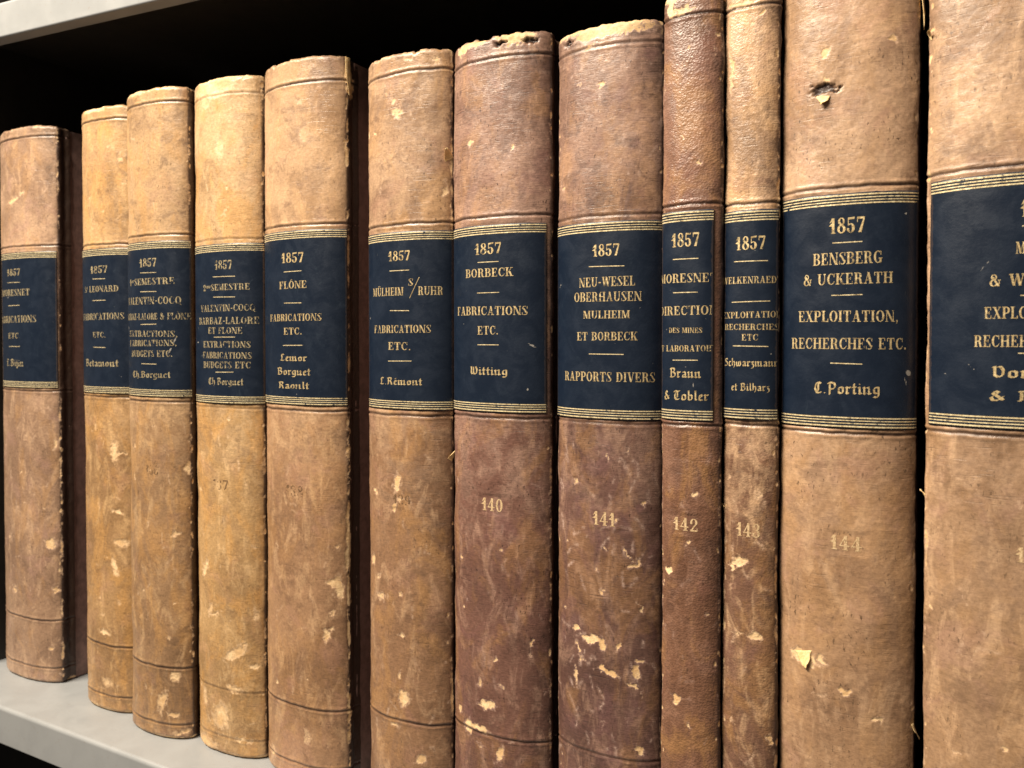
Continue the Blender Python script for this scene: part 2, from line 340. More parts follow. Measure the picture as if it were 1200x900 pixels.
def leather(name, top, bottom, seed, ochre=0.25, streak=1.0, speck=1.0, cloth=0.5, pebble=0.):
    """worn calf: two faded tones, rubbed-through ochre, fine horizontal creases, dark flecks"""
    t = NT(name)
    warm = lambda c: (min(.9, c[0] * 1.03), c[1] * .97, c[2] * .93)
    top, bottom = warm(top), warm(bottom)
    uv = t.uv()                                           # centimetres on the leather itself
    p = t.mapping(uv, (seed * 7.3, seed * 3.1, seed))
    big = t.noise(p, .22, 5, .6, .4)
    mid = t.noise(p, .9, 7, .66, .6)
    tall = t.noise(t.mapping(p, sc=(1.25, .50, 1)), 1.0, 7, .66, .9)
    fine = t.noise(p, 7.0, 6, .68)
    weave = t.noise(t.mapping(p, sc=(3.2, 26, 1)), 1.0, 4, .6, .15)
    hgt = t.attr("height01")
    base = t.mix(t.ramp(t.math('ADD', hgt, t.math('MULTIPLY', t.math('SUBTRACT', mid, .5), .9)), .38, .66), bottom, top)
    dk = tuple(c * f for c, f in zip(bottom, (.50, .46, .46)))
    lt = tuple(min(.9, c * f) for c, f in zip(top, (1.32, 1.34, 1.30)))
    oc = (.50, .265, .085)
    pl = (bottom[0] * 1.12, bottom[1] * 1.06, bottom[2] * 1.32)
    col = t.mix(t.ramp(big, .42, .64, 0, .58), base, dk)
    col = t.mix(t.ramp(tall, .47, .68, 0, .52), col, lt)
    col = t.mix(t.ramp(t.noise(t.mapping(p, (3, 9, 0), (1.1, .55, 1)), .55, 7, .66, .8), .47, .62, 0, ochre), col, oc)
    col = t.mix(t.ramp(t.noise(t.mapping(p, (31, 4, 0)), .5, 6, .62, .5), .52, .68, 0, .45), col, pl)
    col = t.mix(t.ramp(mid, .53, .66, 0, .50), col, dk)
    # unfaded leather round the joints, plus shade painted on the right side
    tone = t.attr("unfaded_shade")
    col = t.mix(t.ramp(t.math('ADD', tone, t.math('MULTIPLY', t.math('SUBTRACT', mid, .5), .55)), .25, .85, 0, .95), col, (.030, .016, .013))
    # fine weave / grain as value change
    g = t.math('ADD', t.math('MULTIPLY', t.math('SUBTRACT', weave, .5), 1.5 * cloth), t.math('MULTIPLY', t.math('SUBTRACT', fine, .5), 1.05))
    vv = t.math('ADD', 1.0, g)
    vc = t.n.new("ShaderNodeCombineColor")
    for k in range(3): t.l.new(vv, vc.inputs[k])
    col = t.mix(1.0, col, vc.outputs[0], 'MULTIPLY')
    # dark flecks and pits
    fl = t.math('MULTIPLY', t.ramp(t.noise(t.mapping(p, (5, 2, 0), (1, .42, 1)), 9.0, 4, .6), .585, .67), t.ramp(t.noise(p, .6, 5, .6), .44, .58))
    col = t.mix(t.math('MULTIPLY', fl, .65 * speck), col, tuple(c * .25 for c in bottom))
    # horizontal crease lines
    cr = t.math('MULTIPLY', t.ramp(t.noise(t.mapping(p, (2, 8, 0), (.9, 15, 1)), 1.0, 3, .5, .4), .60, .70), t.ramp(big, .40, .6))
    col = t.mix(t.math('MULTIPLY', cr, .5 * cloth + .1), col, tuple(c * .35 for c in bottom))
    # rubbed light abrasion: scratches and dry patches
    scr = t.math('ADD', t.attr("scratch"), t.math('MULTIPLY', t.ramp(t.noise(t.mapping(p, (8, 1, 0), (1, .8, 1)), 2.2, 8, .75, 1.2), .60, .74), .55))
    scr = t.math('MULTIPLY', scr, t.math('MULTIPLY', t.ramp(fine, .36, .6, .15, 1), t.ramp(t.noise(p, 4.5, 4, .6), .36, .55, .30, 1)))
    pale = tuple(min(.85, c * 1.25 + .10) for c in top)
    col = t.mix(t.math('MULTIPLY', scr, .74 * streak), col, pale)
    # torn grain layer showing the raw ochre-white fibre beneath
    sraw = t.math('ADD', t.attr("scuff"), t.math('ADD', t.math('MULTIPLY', t.math('SUBTRACT', t.noise(p, 3.0, 8, .74, .4), .5), 1.5), t.math('MULTIPLY', t.math('SUBTRACT', fine, .5), .55)))
    sc = t.math('MULTIPLY', t.ramp(sraw, .50, .60), t.ramp(t.attr("scuff"), .12, .62, .25, 1))
    rawc = t.mix(t.ramp(mid, .4, .62), (.84, .62, .36), (.66, .42, .20))
    rawc = t.mix(t.ramp(fine, .42, .62, 0, .40), rawc, (.40, .23, .11))
    rawc = t.mix(t.ramp(sraw, .56, .95, .55, 0), rawc, (.50, .32, .17))
    halo = t.math('MULTIPLY', t.ramp(sraw, .28, .50), .55)
    col = t.mix(halo, col, tuple(min(.8, c * 1.2 + .05) for c in top))
    col = t.mix(sc, col, rawc)
    # blind-tooled lines are scorched dark; holes too
    ln = t.math('MULTIPLY', t.attr("tooled"), t.ramp(mid, .28, .46, .62, 1))
    col = t.mix(t.math('MULTIPLY', ln, .96), col, (.035, .016, .010))
    hgtv = t.math('ADD', t.math('MULTIPLY', weave, .5 * cloth + .15), t.math('MULTIPLY', fine, .9))
    hgtv = t.math('ADD', hgtv, t.math('MULTIPLY', t.noise(p, 2.6, 5, .6), .8))
    if pebble: hgtv = t.math('ADD', hgtv, t.math('MULTIPLY', t.voro(t.mapping(p, sc=(1, 1.25, 1)), 11.0), pebble))
    hgtv = t.math('SUBTRACT', hgtv, t.math('MULTIPLY', sc, .35))
    hgtv = t.math('SUBTRACT', hgtv, t.math('MULTIPLY', cr, .4))
    rg = t.math('ADD', t.ramp(mid, .35, .7, .31, .47), t.math('MULTIPLY', sc, .3))
    t.set(Base_Color=col, Roughness=rg, Normal=t.bump(hgtv, .42, .00035))
    t.b.inputs["Specular IOR Level"].default_value = .5
    return t.m

def navy_leather(seed, haze_amt):
    t = NT("navy_label_leather")
    uv = t.uv(); p = t.mapping(uv, (seed * 5.1, seed * 2.3, seed))
    mid = t.noise(p, 1.1, 6, .65, .6); fine = t.noise(p, 9., 5, .65)
    col = t.mix(t.ramp(mid, .35, .68), (.0046, .0100, .0225), (.0058, .0125, .0275))
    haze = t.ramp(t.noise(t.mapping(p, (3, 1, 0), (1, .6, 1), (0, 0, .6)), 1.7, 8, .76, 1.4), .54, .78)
    col = t.mix(t.math('MULTIPLY', haze, haze_amt), col, (.055, .080, .105))  # paler patches: fading, plus the sheen of the left labels painted in
    sp = t.ramp(t.noise(p, 6., 4, .6), .72, .78)
    col = t.mix(t.math('MULTIPLY', sp, .55), col, (.22, .22, .21))
    rubbed = t.ramp(t.math('ADD', t.attr("scuff"), t.math('MULTIPLY', t.math('SUBTRACT', t.noise(p, 4., 6, .7), .5), 1.1)), .45, .62)
    col = t.mix(t.math('MULTIPLY', rubbed, .8), col, (.36, .34, .31))
    edge = t.ramp(t.math('ADD', t.attr("edge"), t.math('MULTIPLY', t.math('SUBTRACT', t.noise(p, 5., 5, .7), .5), 1.2)), .55, .7)
    col = t.mix(t.math('MULTIPLY', edge, .28), col, (.10, .065, .045))
    h = t.math('ADD', t.math('MULTIPLY', fine, .8), t.math('MULTIPLY', t.noise(p, 2.4, 5, .6), .8))
    t.set(Base_Color=col, Roughness=t.ramp(mid, .3, .7, .30, .42), Normal=t.bump(h, .24, .0003))
    t.b.inputs["Specular IOR Level"].default_value = .46
    return t.m

def gilt(name, wear, colr=(.95, .78, .45), metal=.35):
    """gold leaf, flaked away where the tool did not bite"""
    t = NT(name)
    p = t.mapping(t.obj(), sc=(1000, 1000, 1000))          # millimetres
    n1 = t.noise(p, .55, 6, .7); n2 = t.noise(p, .07, 3, .6)
    k = t.math('ADD', n1, t.math('MULTIPLY', t.math('SUBTRACT', n2, .5), .5))
    keep = t.ramp(k, wear - .05, wear + .05)
    col = t.mix(t.ramp(t.noise(p, 1.4, 4, .6), .35, .65), (colr[0] * .62, colr[1] * .55, colr[2] * .48), colr)
    t.set(Base_Color=col, Metallic=metal, Roughness=t.ramp(n1, .35, .65, .22, .5), Normal=t.bump(t.noise(p, 1.1, 4, .6), .6, .00025))
    tr = t.n.new("ShaderNodeBsdfTransparent")
    mx = t.n.new("ShaderNodeMixShader")
    t.l.new(keep, mx.inputs[0]); t.l.new(tr.outputs[0], mx.inputs[1]); t.l.new(t.b.outputs[0], mx.inputs[2])
    t.l.new(mx.outputs[0], t.out.inputs[0])
    return t.m

def plain(name, a, b, scale, rough=.6, bump=0., stretch=(1, 1, 1)):
    t = NT(name)
    p = t.mapping(t.obj(), sc=tuple(100 * k for k in stretch))     # centimetres
    n = t.noise(p, scale, 6, .62, .3)
    t.set(Base_Color=t.mix(t.ramp(n, .35, .65), a, b), Roughness=rough)
    if bump: t.set(Normal=t.bump(t.noise(p, scale * 6, 4, .6), bump, .0004))
    return t.m

M_cover = plain("dark_cover_cloth", (.20, .125, .108), (.29, .18, .155), 2.2, .55, .5)
M_under = plain("shade_darkened_steel", (.030, .026, .021), (.040, .034, .028), 1., .6)  # darkened colour stands in for shade under the shelves
M_page = plain("page_edges", (.34, .26, .16), (.50, .40, .27), 4., .8, .6, (1, 1, .02))
def enamel():
    t = NT("grey_enamel")
    p = t.mapping(t.obj(), sc=(100, 100, 100))
    n = t.noise(p, .5, 6, .6, .3); f = t.noise(p, 14., 4, .6)
    col = t.mix(t.ramp(n, .35, .65), (.258, .267, .275), (.274, .283, .291))
    sm = t.ramp(t.noise(t.mapping(p, (4, 1, 2), (.35, 1.6, 1.6)), 1.1, 8, .74, 1.2), .56, .72)
    col = t.mix(t.math('MULTIPLY', sm, .10), col, (.22, .215, .205))
    ds = t.ramp(t.noise(p, 7., 3, .5), .66, .72)
    col = t.mix(t.math('MULTIPLY', ds, .30), col, (.20, .14, .09))
    t.set(Base_Color=col, Roughness=t.ramp(n, .3, .7, .34, .52), Normal=t.bump(f, .10, .0002))
    return t.m
M_paint = enamel()
M_backing = plain("shade_dark_backing", (.006, .005, .004), (.010, .008, .006), .3, .8)
M_blocker = plain("dark_blocker_paint", (.014, .012, .010), (.020, .017, .014), 1., .6)  # near-black colour stands in for shade at the left end
M_fibre = plain("torn_fibre", (.72, .47, .20), (.86, .64, .34), 5., .85, .6)
M_gold = gilt("worn_gilt", .365, (.78, .63, .35), .5)
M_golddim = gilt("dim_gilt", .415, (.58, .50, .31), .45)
M_goldline = gilt("worn_gilt_line", .355, (.92, .80, .50), .35)
M_number = gilt("worn_gilt_number", .375, (.74, .55, .33), .15)
M_darknum = gilt("scorched_number", .52, (.18, .11, .06), 0.)

# ------------------------------------------------------------------ letter shapes
TH, HA, SE = .188, .058, .058                         # stem, hairline, serif thickness for a cap height of 1
def rect(x0, y0, x1, y1): return [[(x0, y0), (x1, y0), (x1, y1), (x0, y1)]]
def stem(x, y0=0., y1=1., t=TH, sb=True, st=True, e=.085):
    o = rect(x, y0, x + t, y1)
    if sb: o += rect(x - e, y0, x + t + e, y0 + SE)
    if st: o += rect(x - e, y1 - SE, x + t + e, y1)
    return o
def hair(x, y0=0., y1=1., sb=True, st=True): return stem(x, y0, y1, HA + .01, sb, st, .09)
def arc(cx, cy, rx, ry, a0, a1, tv=TH, th=HA, n=12):
    o = []
    A = [math.radians(a0 + (a1 - a0) * i / n) for i in range(n + 1)]
    out = [(cx + rx * math.cos(a), cy + ry * math.sin(a)) for a in A]
    inn = [(cx + (rx - tv) * math.cos(a), cy + (ry - th) * math.sin(a)) for a in A]
    for i in range(n): o.append([inn[i], out[i], out[i + 1], inn[i + 1]])
    return o
def line(x0, y0, x1, y1, t): return [[(x0, y0), (x0 + t, y0), (x1 + t, y1), (x1, y1)]]
def arms(x, ys, L):                                  # E, F, L, T arms with their vertical serifs
    o = []
    for y, l in zip(ys, L):
        o += rect(x, y, x + l, y + SE)
        d = .2 if y < .3 else (-.2 if y > .7 else 0)
        if d > 0: o += [[(x + l - .09, y), (x + l, y), (x + l, y + .28), (x + l - .045, y + .28)]]
        elif d < 0: o += [[(x + l - .045, y - .22), (x + l, y - .22), (x + l, y + SE), (x + l - .09, y + SE)]]
        else: o += rect(x + l - .05, y - .10, x + l, y + .16)
    return o
def caps():
    G = {}
    G['I'] = (.40, stem(.10))
    G['A'] = (.86, line(.12, 0, .40, 1, HA) + line(.56, 0, .33, 1, TH) + rect(.2, .28, .6, .28 + HA) + rect(.02, 0, .28, SE) + rect(.48, 0, .86, SE))
    G['B'] = (.78, stem(.10) + rect(.1, .94, .42, 1) + rect(.1, .47, .42, .53) + rect(.1, 0, .42, .06) + arc(.40, .745, .30, .255, -90, 90) + arc(.40, .265, .34, .265, -90, 90))
    G['C'] = (.78, arc(.42, .5, .38, .51, 52, 310) + rect(.66, .66, .72, 1.0) + line(.60, .12, .70, .30, .05))
    G['D'] = (.84, stem(.10) + rect(.1, .94, .40, 1) + rect(.1, 0, .40, .06) + arc(.38, .5, .40, .5, -90, 90))
    G['E'] = (.74, stem(.10) + arms(.2, (0, .47, 1 - SE), (.48, .30, .44)))
    G['F'] = (.70, stem(.10) + arms(.2, (.47, 1 - SE), (.28, .44)))
    G['G'] = (.86, arc(.42, .5, .38, .51, 52, 310) + rect(.66, .66, .72, 1.0) + stem(.56, .02, .42, TH, False, True))
    G['H'] = (.92, stem(.10) + stem(.62) + rect(.2, .47, .7, .53))
    G['K'] = (.88, stem(.10) + line(.28, .42, .66, 1, HA) + line(.58, 0, .36, .56, TH) + rect(.54, 1 - SE, .82, 1) + rect(.5, 0, .88, SE))
    G['L'] = (.70, stem(.10) + arms(.2, (0,), (.46,)))
    G['M'] = (1.06, hair(.10) + stem(.76) + line(.42, .02, .12, 1, TH) + line(.46, .02, .78, 1, HA))
    G['N'] = (.90, hair(.10) + hair(.72) + line(.60, 0, .08, 1, TH))
    G['O'] = (.84, arc(.42, .5, .38, .51, 0, 360, TH, HA, 24))
    G['P'] = (.74, stem(.10) + rect(.1, .94, .42, 1) + rect(.1, .42, .42, .48) + arc(.40, .71, .32, .29, -90, 90))
    G['Q'] = (.86, arc(.42, .5, .38, .51, 0, 360, TH, HA, 24) + line(.70, -.16, .42, .14, .14))
    G['R'] = (.84, stem(.10) + rect(.1, .94, .42, 1) + rect(.1, .47, .42, .53) + arc(.40, .735, .30, .265, -90, 90) + line(.56, 0, .44, .48, TH) + rect(.62, 0, .84, SE))
    G['S'] = (.68, arc(.34, .745, .28, .265, 60, 200, .12, HA) + arc(.34, .255, .30, .265, -130, 20, .14, HA) + line(.42, .25, .10, .75, TH) + rect(.56, .70, .61, 1) + rect(.04, 0, .09, .3))
    G['T'] = (.80, stem(.30, st=False) + rect(.06, 1 - SE, .74, 1) + line(.05, .7, .05, 1, .06) + line(.69, .7, .69, 1, .06))
    G['U'] = (.88, stem(.12, .3, 1, TH, False, True) + hair(.68, .3, 1, False, True) + arc(.435, .32, .315, .33, 180, 360, .16, HA))
    G['V'] = (.84, line(.34, 0, .08, 1, TH) + line(.44, 0, .68, 1, HA) + rect(0, 1 - SE, .36, 1) + rect(.58, 1 - SE, .84, 1))
    G['W'] = (1.16, line(.28, 0, .06, 1, TH) + line(.36, 0, .56, 1, HA) + line(.72, 0, .50, 1, TH) + line(.80, 0, 1.0, 1, HA) + rect(0, 1 - SE, .34, 1) + rect(.9, 1 - SE, 1.16, 1))
    G['X'] = (.84, line(.56, 0, .10, 1, TH) + line(.12, 0, .64, 1, HA) + rect(0, 0, .26, SE) + rect(.5, 0, .84, SE) + rect(.02, 1 - SE, .36, 1) + rect(.56, 1 - SE, .80, 1))
    G['Y'] = (.82, line(.36, .42, .06, 1, TH) + line(.46, .42, .66, 1, HA) + rect(0, 1 - SE, .34, 1) + rect(.56, 1 - SE, .82, 1) + stem(.32, 0, .44, TH, True, False))
    G['Z'] = (.76, line(.06, 0, .42, 1, .22) + arms(.08, (0,), (.60,)) + rect(.08, 1 - SE, .64, 1) + rect(.08, .72, .13, 1))
    G['&'] = (.92, arc(.36, .76, .22, .25, 0, 360, .10, HA, 18) + arc(.34, .27, .30, .29, 60, 330, .17, HA, 18) + line(.62, 0, .20, .78, .16) + arc(.52, .34, .26, .34, -60, 40, HA, HA) + rect(.64, .5, .86, .55))
    G['Ô'] = (.84, G['O'][1] + line(.24, 1.08, .40, 1.24, .06) + line(.50, 1.08, .40, 1.24, .06))
    G['Ü'] = (.88, G['U'][1] + rect(.24, 1.1, .36, 1.22) + rect(.52, 1.1, .64, 1.22))
    G['-'] = (.48, rect(.08, .36, .40, .47))
    G['.'] = (.30, rect(.08, 0, .23, .15))
    G[','] = (.30, rect(.08, 0, .23, .15) + line(.08, -.16, .16, 0, .06))
    G['/'] = (.9, line(.02, 0, .84, 1, .05))
    G['1'] = (.52, stem(.20, st=False) + [[(.02, .68), (.20, .80), (.40, 1), (.20, 1)]] + [[(-.04, .50), (.20, .46), (.20, .66)]])
    G['2'] = (.66, arc(.32, .70, .28, .30, -30, 190, .17, HA) + line(.06, .06, .42, .58, .12) + rect(.04, 0, .60, .13) + rect(.55, 0, .60, .28) + rect(.05, .56, .21, .72))
    G['3'] = (.66, arc(.30, .75, .27, .25, -80, 150, .17, HA) + arc(.29, .27, .31, .28, -150, 80, .19, HA) + rect(.26, .48, .40, .54) + rect(.02, .16, .18, .32) + rect(.05, .70, .19, .84))
    G['4'] = (.72, stem(.34, st=False) + line(.02, .26, .40, 1, .075) + rect(.02, .26, .68, .335))
    G['5'] = (.66, [[(.10, .84), (.56, .88), (.60, 1.02), (.10, .98)]] + rect(.09, .46, .15, .98) + arc(.30, .30, .30, .31, -150, 128, .20, HA) + rect(.02, .14, .18, .30))
    G['6'] = (.68, arc(.34, .28, .31, .29, 0, 360, .18, HA, 20) + arc(.42, .42, .39, .58, 80, 205, .19, HA) + rect(.44, .82, .58, .96))
    G['7'] = (.64, rect(.05, .86, .60, 1) + rect(.05, .66, .10, 1) + [[(.16, 0), (.38, 0), (.60, .88), (.50, .88)]])
    G['8'] = (.68, arc(.34, .76, .25, .25, 0, 360, .14, HA, 20) + arc(.34, .27, .31, .28, 0, 360, .18, HA, 20) + line(.44, .36, .14, .72, .12))
    G['9'] = (.68, arc(.33, .71, .30, .29, 0, 360, .18, HA, 20) + arc(.25, .57, .40, .58, -100, 25, .19, HA) + rect(.08, .04, .22, .18))
    G['0'] = (.68, arc(.34, .5, .31, .51, 0, 360, .19, HA, 22))
    G[' '] = (.42, [])
    return G
GC = caps()

def nib(lines, n=(.072, .058)):
    o = []
    for pl in lines:
        for (x0, y0), (x1, y1) in zip(pl[:-1], pl[1:]):
            q = [(x0 - n[0], y0 - n[1]), (x0 + n[0], y0 + n[1]), (x1 + n[0], y1 + n[1]), (x1 - n[0], y1 - n[1])]
            ar = sum(q[i][0] * q[(i + 1) % 4][1] - q[(i + 1) % 4][0] * q[i][1] for i in range(4)) / 2
            if abs(ar) < .012:                         # stroke along the nib: keep a visible hairline
                q = [(x0 - .03, y0 + .03), (x0 + .03, y0 - .03), (x1 + .03, y1 - .03), (x1 - .03, y1 + .03)]
            o.append(q)
    return o
def mn(x, top=.54, bot=.08): return [[(x - .13, top - .04), (x + .05, top + .07)], [(x, top), (x, bot)], [(x - .06, bot + .05), (x + .07, bot - .05), (x + .17, bot + .05)]]
FR = {
 'n': (.74, mn(.15) + mn(.50) + [[(.18, .48), (.42, .58)]]), 'm': (1.08, mn(.15) + mn(.49) + mn(.83) + [[(.18, .48), (.42, .58)], [(.52, .48), (.76, .58)]]),
 'u': (.74, mn(.15) + mn(.50) + [[(.2, .06), (.48, .14)]]), 'i': (.38, mn(.17) + [[(.12, .80), (.22, .82)]]),
 'r': (.52, mn(.15) + [[(.18, .48), (.36, .58), (.42, .50)]]), 't': (.44, [[(.18, .84), (.18, .08), (.32, .05)], [(.03, .56), (.34, .56)]]),
 'o': (.64, [[(.15, .48), (.15, .12), (.32, .04), (.48, .12), (.48, .48), (.32, .57), (.15, .48)]]),
 'e': (.54, [[(.15, .48), (.15, .12), (.32, .03), (.44, .10)], [(.15, .48), (.30, .58), (.42, .46), (.16, .28)]]),
 'c': (.50, [[(.15, .48), (.15, .12), (.32, .03), (.42, .10)], [(.15, .48), (.30, .58), (.40, .50)]]),
 'a': (.66, [[(.12, .50), (.28, .58), (.46, .50), (.46, .10), (.58, .06)], [(.46, .34), (.22, .28), (.13, .14), (.26, .04), (.46, .14)]]),
 'g': (.64, [[(.48, .56), (.28, .58), (.14, .46), (.14, .18), (.30, .08), (.48, .16)], [(.48, .56), (.48, -.10), (.34, -.22), (.12, -.16)]]),
 'l': (.40, [[(.08, .90), (.18, .94), (.18, .10), (.30, .06)]]), 'b': (.64, [[(.08, .90), (.16, .94), (.16, .10), (.32, .04), (.48, .14), (.48, .44), (.34, .56), (.17, .46)]]),
 'h': (.66, [[(.08, .90), (.16, .94), (.16, .08)], [(.17, .46), (.36, .58), (.50, .48), (.50, .08), (.38, -.16)]]),
 'k': (.56, [[(.08, .90), (.16, .94), (.16, .08)], [(.17, .40), (.36, .54), (.42, .44), (.18, .34)], [(.22, .32), (.46, .06)]]),
 'd': (.64, [[(.15, .46), (.15, .14), (.32, .04), (.48, .14), (.48, .46), (.38, .74), (.16, .90)], [(.15, .46), (.32, .56), (.48, .46)]]),
 's': (.54, [[(.42, .52), (.28, .58), (.15, .46), (.42, .20), (.28, .04), (.11, .10)]]),
 'z': (.52, [[(.10, .52), (.40, .56), (.20, .34), (.42, .20), (.36, -.12), (.13, -.20)]]), 'j': (.40, mn(.2, .54, -.16) + [[(.14, .80), (.24, .82)]]),
 'w': (.86, [[(.12, .56), (.15, .10), (.30, .04), (.40, .12), (.40, .56)], [(.40, .12), (.56, .04), (.68, .14), (.68, .46), (.56, .60)]]),
 'é': (.54, [[(.15, .48), (.15, .12), (.32, .03), (.44, .10)], [(.15, .48), (.30, .58), (.42, .46), (.16, .28)], [(.22, .74), (.42, .90)]]),
 '.': (.30, [[(.10, .06), (.20, .08)]]), ' ': (.36, []),
 'B': (.86, [[(.22, .90), (.22, .08)], [(.06, .80), (.22, .92), (.52, .90), (.64, .74), (.48, .55), (.25, .50)], [(.48, .53), (.70, .36), (.64, .12), (.42, .04), (.09, .08)]]),
 'L': (.74, [[(.56, .84), (.38, .94), (.24, .82), (.32, .50), (.24, .14), (.08, .07)], [(.22, .14), (.42, .05), (.64, .14)]]),
 'R': (.84, [[(.22, .90), (.22, .10), (.08, .05)], [(.06, .82), (.26, .93), (.56, .88), (.62, .70), (.44, .53), (.25, .50)], [(.44, .51), (.58, .30), (.62, .08), (.74, .07)]]),
 'W': (1.0, [[(.10, .84), (.22, .92), (.18, .30), (.28, .07), (.44, .20), (.44, .88)], [(.44, .20), (.58, .06), (.78, .16), (.84, .60), (.70, .92)]]),
 'T': (.80, [[(.08, .78), (.24, .92), (.46, .86), (.72, .92)], [(.38, .84), (.20, .60), (.18, .26), (.36, .06), (.64, .12)], [(.46, .82), (.46, .30)]]),
 'P': (.82, [[(.26, .88), (.26, -.06)], [(.08, .80), (.28, .93), (.62, .86), (.70, .60), (.52, .38), (.28, .40)]]),
 'C': (.80, [[(.64, .82), (.46, .93), (.24, .80), (.16, .40), (.32, .08), (.54, .05), (.70, .16)], [(.44, .86), (.42, .20)]]),
 'S': (.74, [[(.62, .82), (.40, .93), (.18, .80), (.32, .58), (.58, .46), (.60, .18), (.36, .05), (.10, .12)]]),
 'V': (.80, [[(.12, .80), (.24, .92), (.24, .20), (.42, .05), (.62, .20), (.66, .60), (.52, .90), (.36, .88)]]),
 'H': (.80, [[(.12, .84), (.26, .92), (.24, .10), (.10, .05)], [(.24, .50), (.50, .60), (.62, .46), (.62, .04), (.48, -.14)], [(.26, .86), (.52, .92)]]),
 '&': (.80, [[(.66, .12), (.22, .68), (.32, .88), (.48, .76), (.14, .32), (.22, .07), (.44, .07), (.66, .44)]]),
}
def word(text, style):
    """polygons of a line of text, x from 0, cap height 1 -> (polys, width)"""
    x, out = 0., []
    for i, ch in enumerate(text):
        sc, dy = 1., 0.
        if style == 'F':
            w, ln = FR[ch]; ps = nib(ln)
        elif ch in GC:
            w, ps = GC[ch]
            if ch == '1' and i == 0 and text.startswith('1er'): pass
        else:
            w, ln = FR[ch]; ps = nib(ln); sc, dy = .62, .42
        tr = .0 if style == 'F' else .05
        for p in ps: out.append([(x + a * sc, b * sc + dy) for a, b in p])
        x += (w + tr) * sc
    return out, x

# ------------------------------------------------------------------ a bound volume
ZS = -229.0                                            # top of the lower shelf
SIDE = 8.0                                            # leather turned over on to the boards
DEEP = 245.0

class Profile:
    """cross-section of a rounded spine: u is the arc length across it, 0 in the middle"""
    def __init__(s, w, b):
        a = w / 2
        t = np.sin(np.linspace(-1, 1, 801) * math.pi / 2)
        x = a * t; y = b * (1 - (1 - np.abs(t) ** 2.5) ** .75)
        arc_ = np.concatenate([[0], np.cumsum(np.hypot(np.diff(x), np.diff(y)))])
        s.half = arc_[-1] / 2
        u = arc_ - s.half
        k = np.linspace(.3, SIDE, 60)
        gx = a - .9 * np.exp(-((k - 4.2) / 1.8) ** 2)
        s.u = np.concatenate([-s.half - k[::-1], u, s.half + k])
        s.x = np.concatenate([-gx[::-1], x, gx])
        s.y = np.concatenate([b + k[::-1], y, b + k])
        tx, ty = np.gradient(s.x, s.u), np.gradient(s.y, s.u)
        l = np.hypot(tx, ty); s.nx, s.ny = ty / l, -tx / l
    def at(s, u, off=0.):
        f = lambda q: np.interp(u, s.u, q)
        return f(s.x) + off * f(s.nx), f(s.y) + off * f(s.ny)

def slice_poly(poly, step):
    """cut a convex polygon into strips no wider than step so it can follow the curve"""
    lo, hi = min(p[0] for p in poly), max(p[0] for p in poly)
    n = max(1, int(math.ceil((hi - lo) / step)))
    if n == 1: return [poly]
    def clip(pl, c, keep_less):
        o = []
        for i in range(len(pl)):
            p, q = pl[i], pl[(i + 1) % len(pl)]
            ip = (p[0] <= c) if keep_less else (p[0] >= c)
            iq = (q[0] <= c) if keep_less else (q[0] >= c)
            if ip: o.append(p)
            if ip != iq:
                f = (c - p[0]) / (q[0] - p[0]); o.append((c, p[1] + f * (q[1] - p[1])))
        return o
    out = []
    for i in range(n):
        pl = clip(clip(poly, lo + (hi - lo) * i / n, False), lo + (hi - lo) * (i + 1) / n, True)
        if len(pl) >= 3: out.append(pl)
    return out

def stamped(name, polys, pr, off, mat, parent, lim=None, step=.8, thick=0.):
    V, F = [], []
    for i, poly in enumerate(polys):
        for sl in slice_poly(poly, step):
            uu = np.array([p[0] for p in sl])
            if lim and (uu.min() < lim[0] or uu.max() > lim[1]): continue
            x, y = pr.at(uu, off + .0025 * (i % 14))
            n0 = len(V)
            V += [(x[k] * S, y[k] * S, (sl[k][1] - ZS) * S) for k in range(len(sl))]
            ar = sum(sl[k][0] * sl[(k + 1) % len(sl)][1] - sl[(k + 1) % len(sl)][0] * sl[k][1] for k in range(len(sl)))
            idx = list(range(n0, n0 + len(sl)))
            F.append(idx if ar > 0 else idx[::-1])
    if not V: return None
    return mesh_obj(name, V, F, mat, parent)

def box_bm(x0, x1, y0, y1, z0, z1, r=.6):
    import bmesh
    bm = bmesh.new()
    bmesh.ops.create_cube(bm, size=1)
    for v in bm.verts:
        v.co = Vector(((x0 + x1) / 2 + v.co.x * (x1 - x0), (y0 + y1) / 2 + v.co.y * (y1 - y0), (z0 + z1) / 2 + v.co.z * (z1 - z0))) * S
    if r: bmesh.ops.bevel(bm, geom=bm.edges[:], offset=r * S, segments=3, affect='EDGES', profile=.5)
    return bm
def bm_obj(name, bm, mat, parent=None):
    me = bpy.data.meshes.new(name); bm.to_mesh(me); bm.free()
    o = bpy.data.objects.new(name, me); C.objects.link(o); me.materials.append(mat)
    if parent: o.parent = parent
    return o

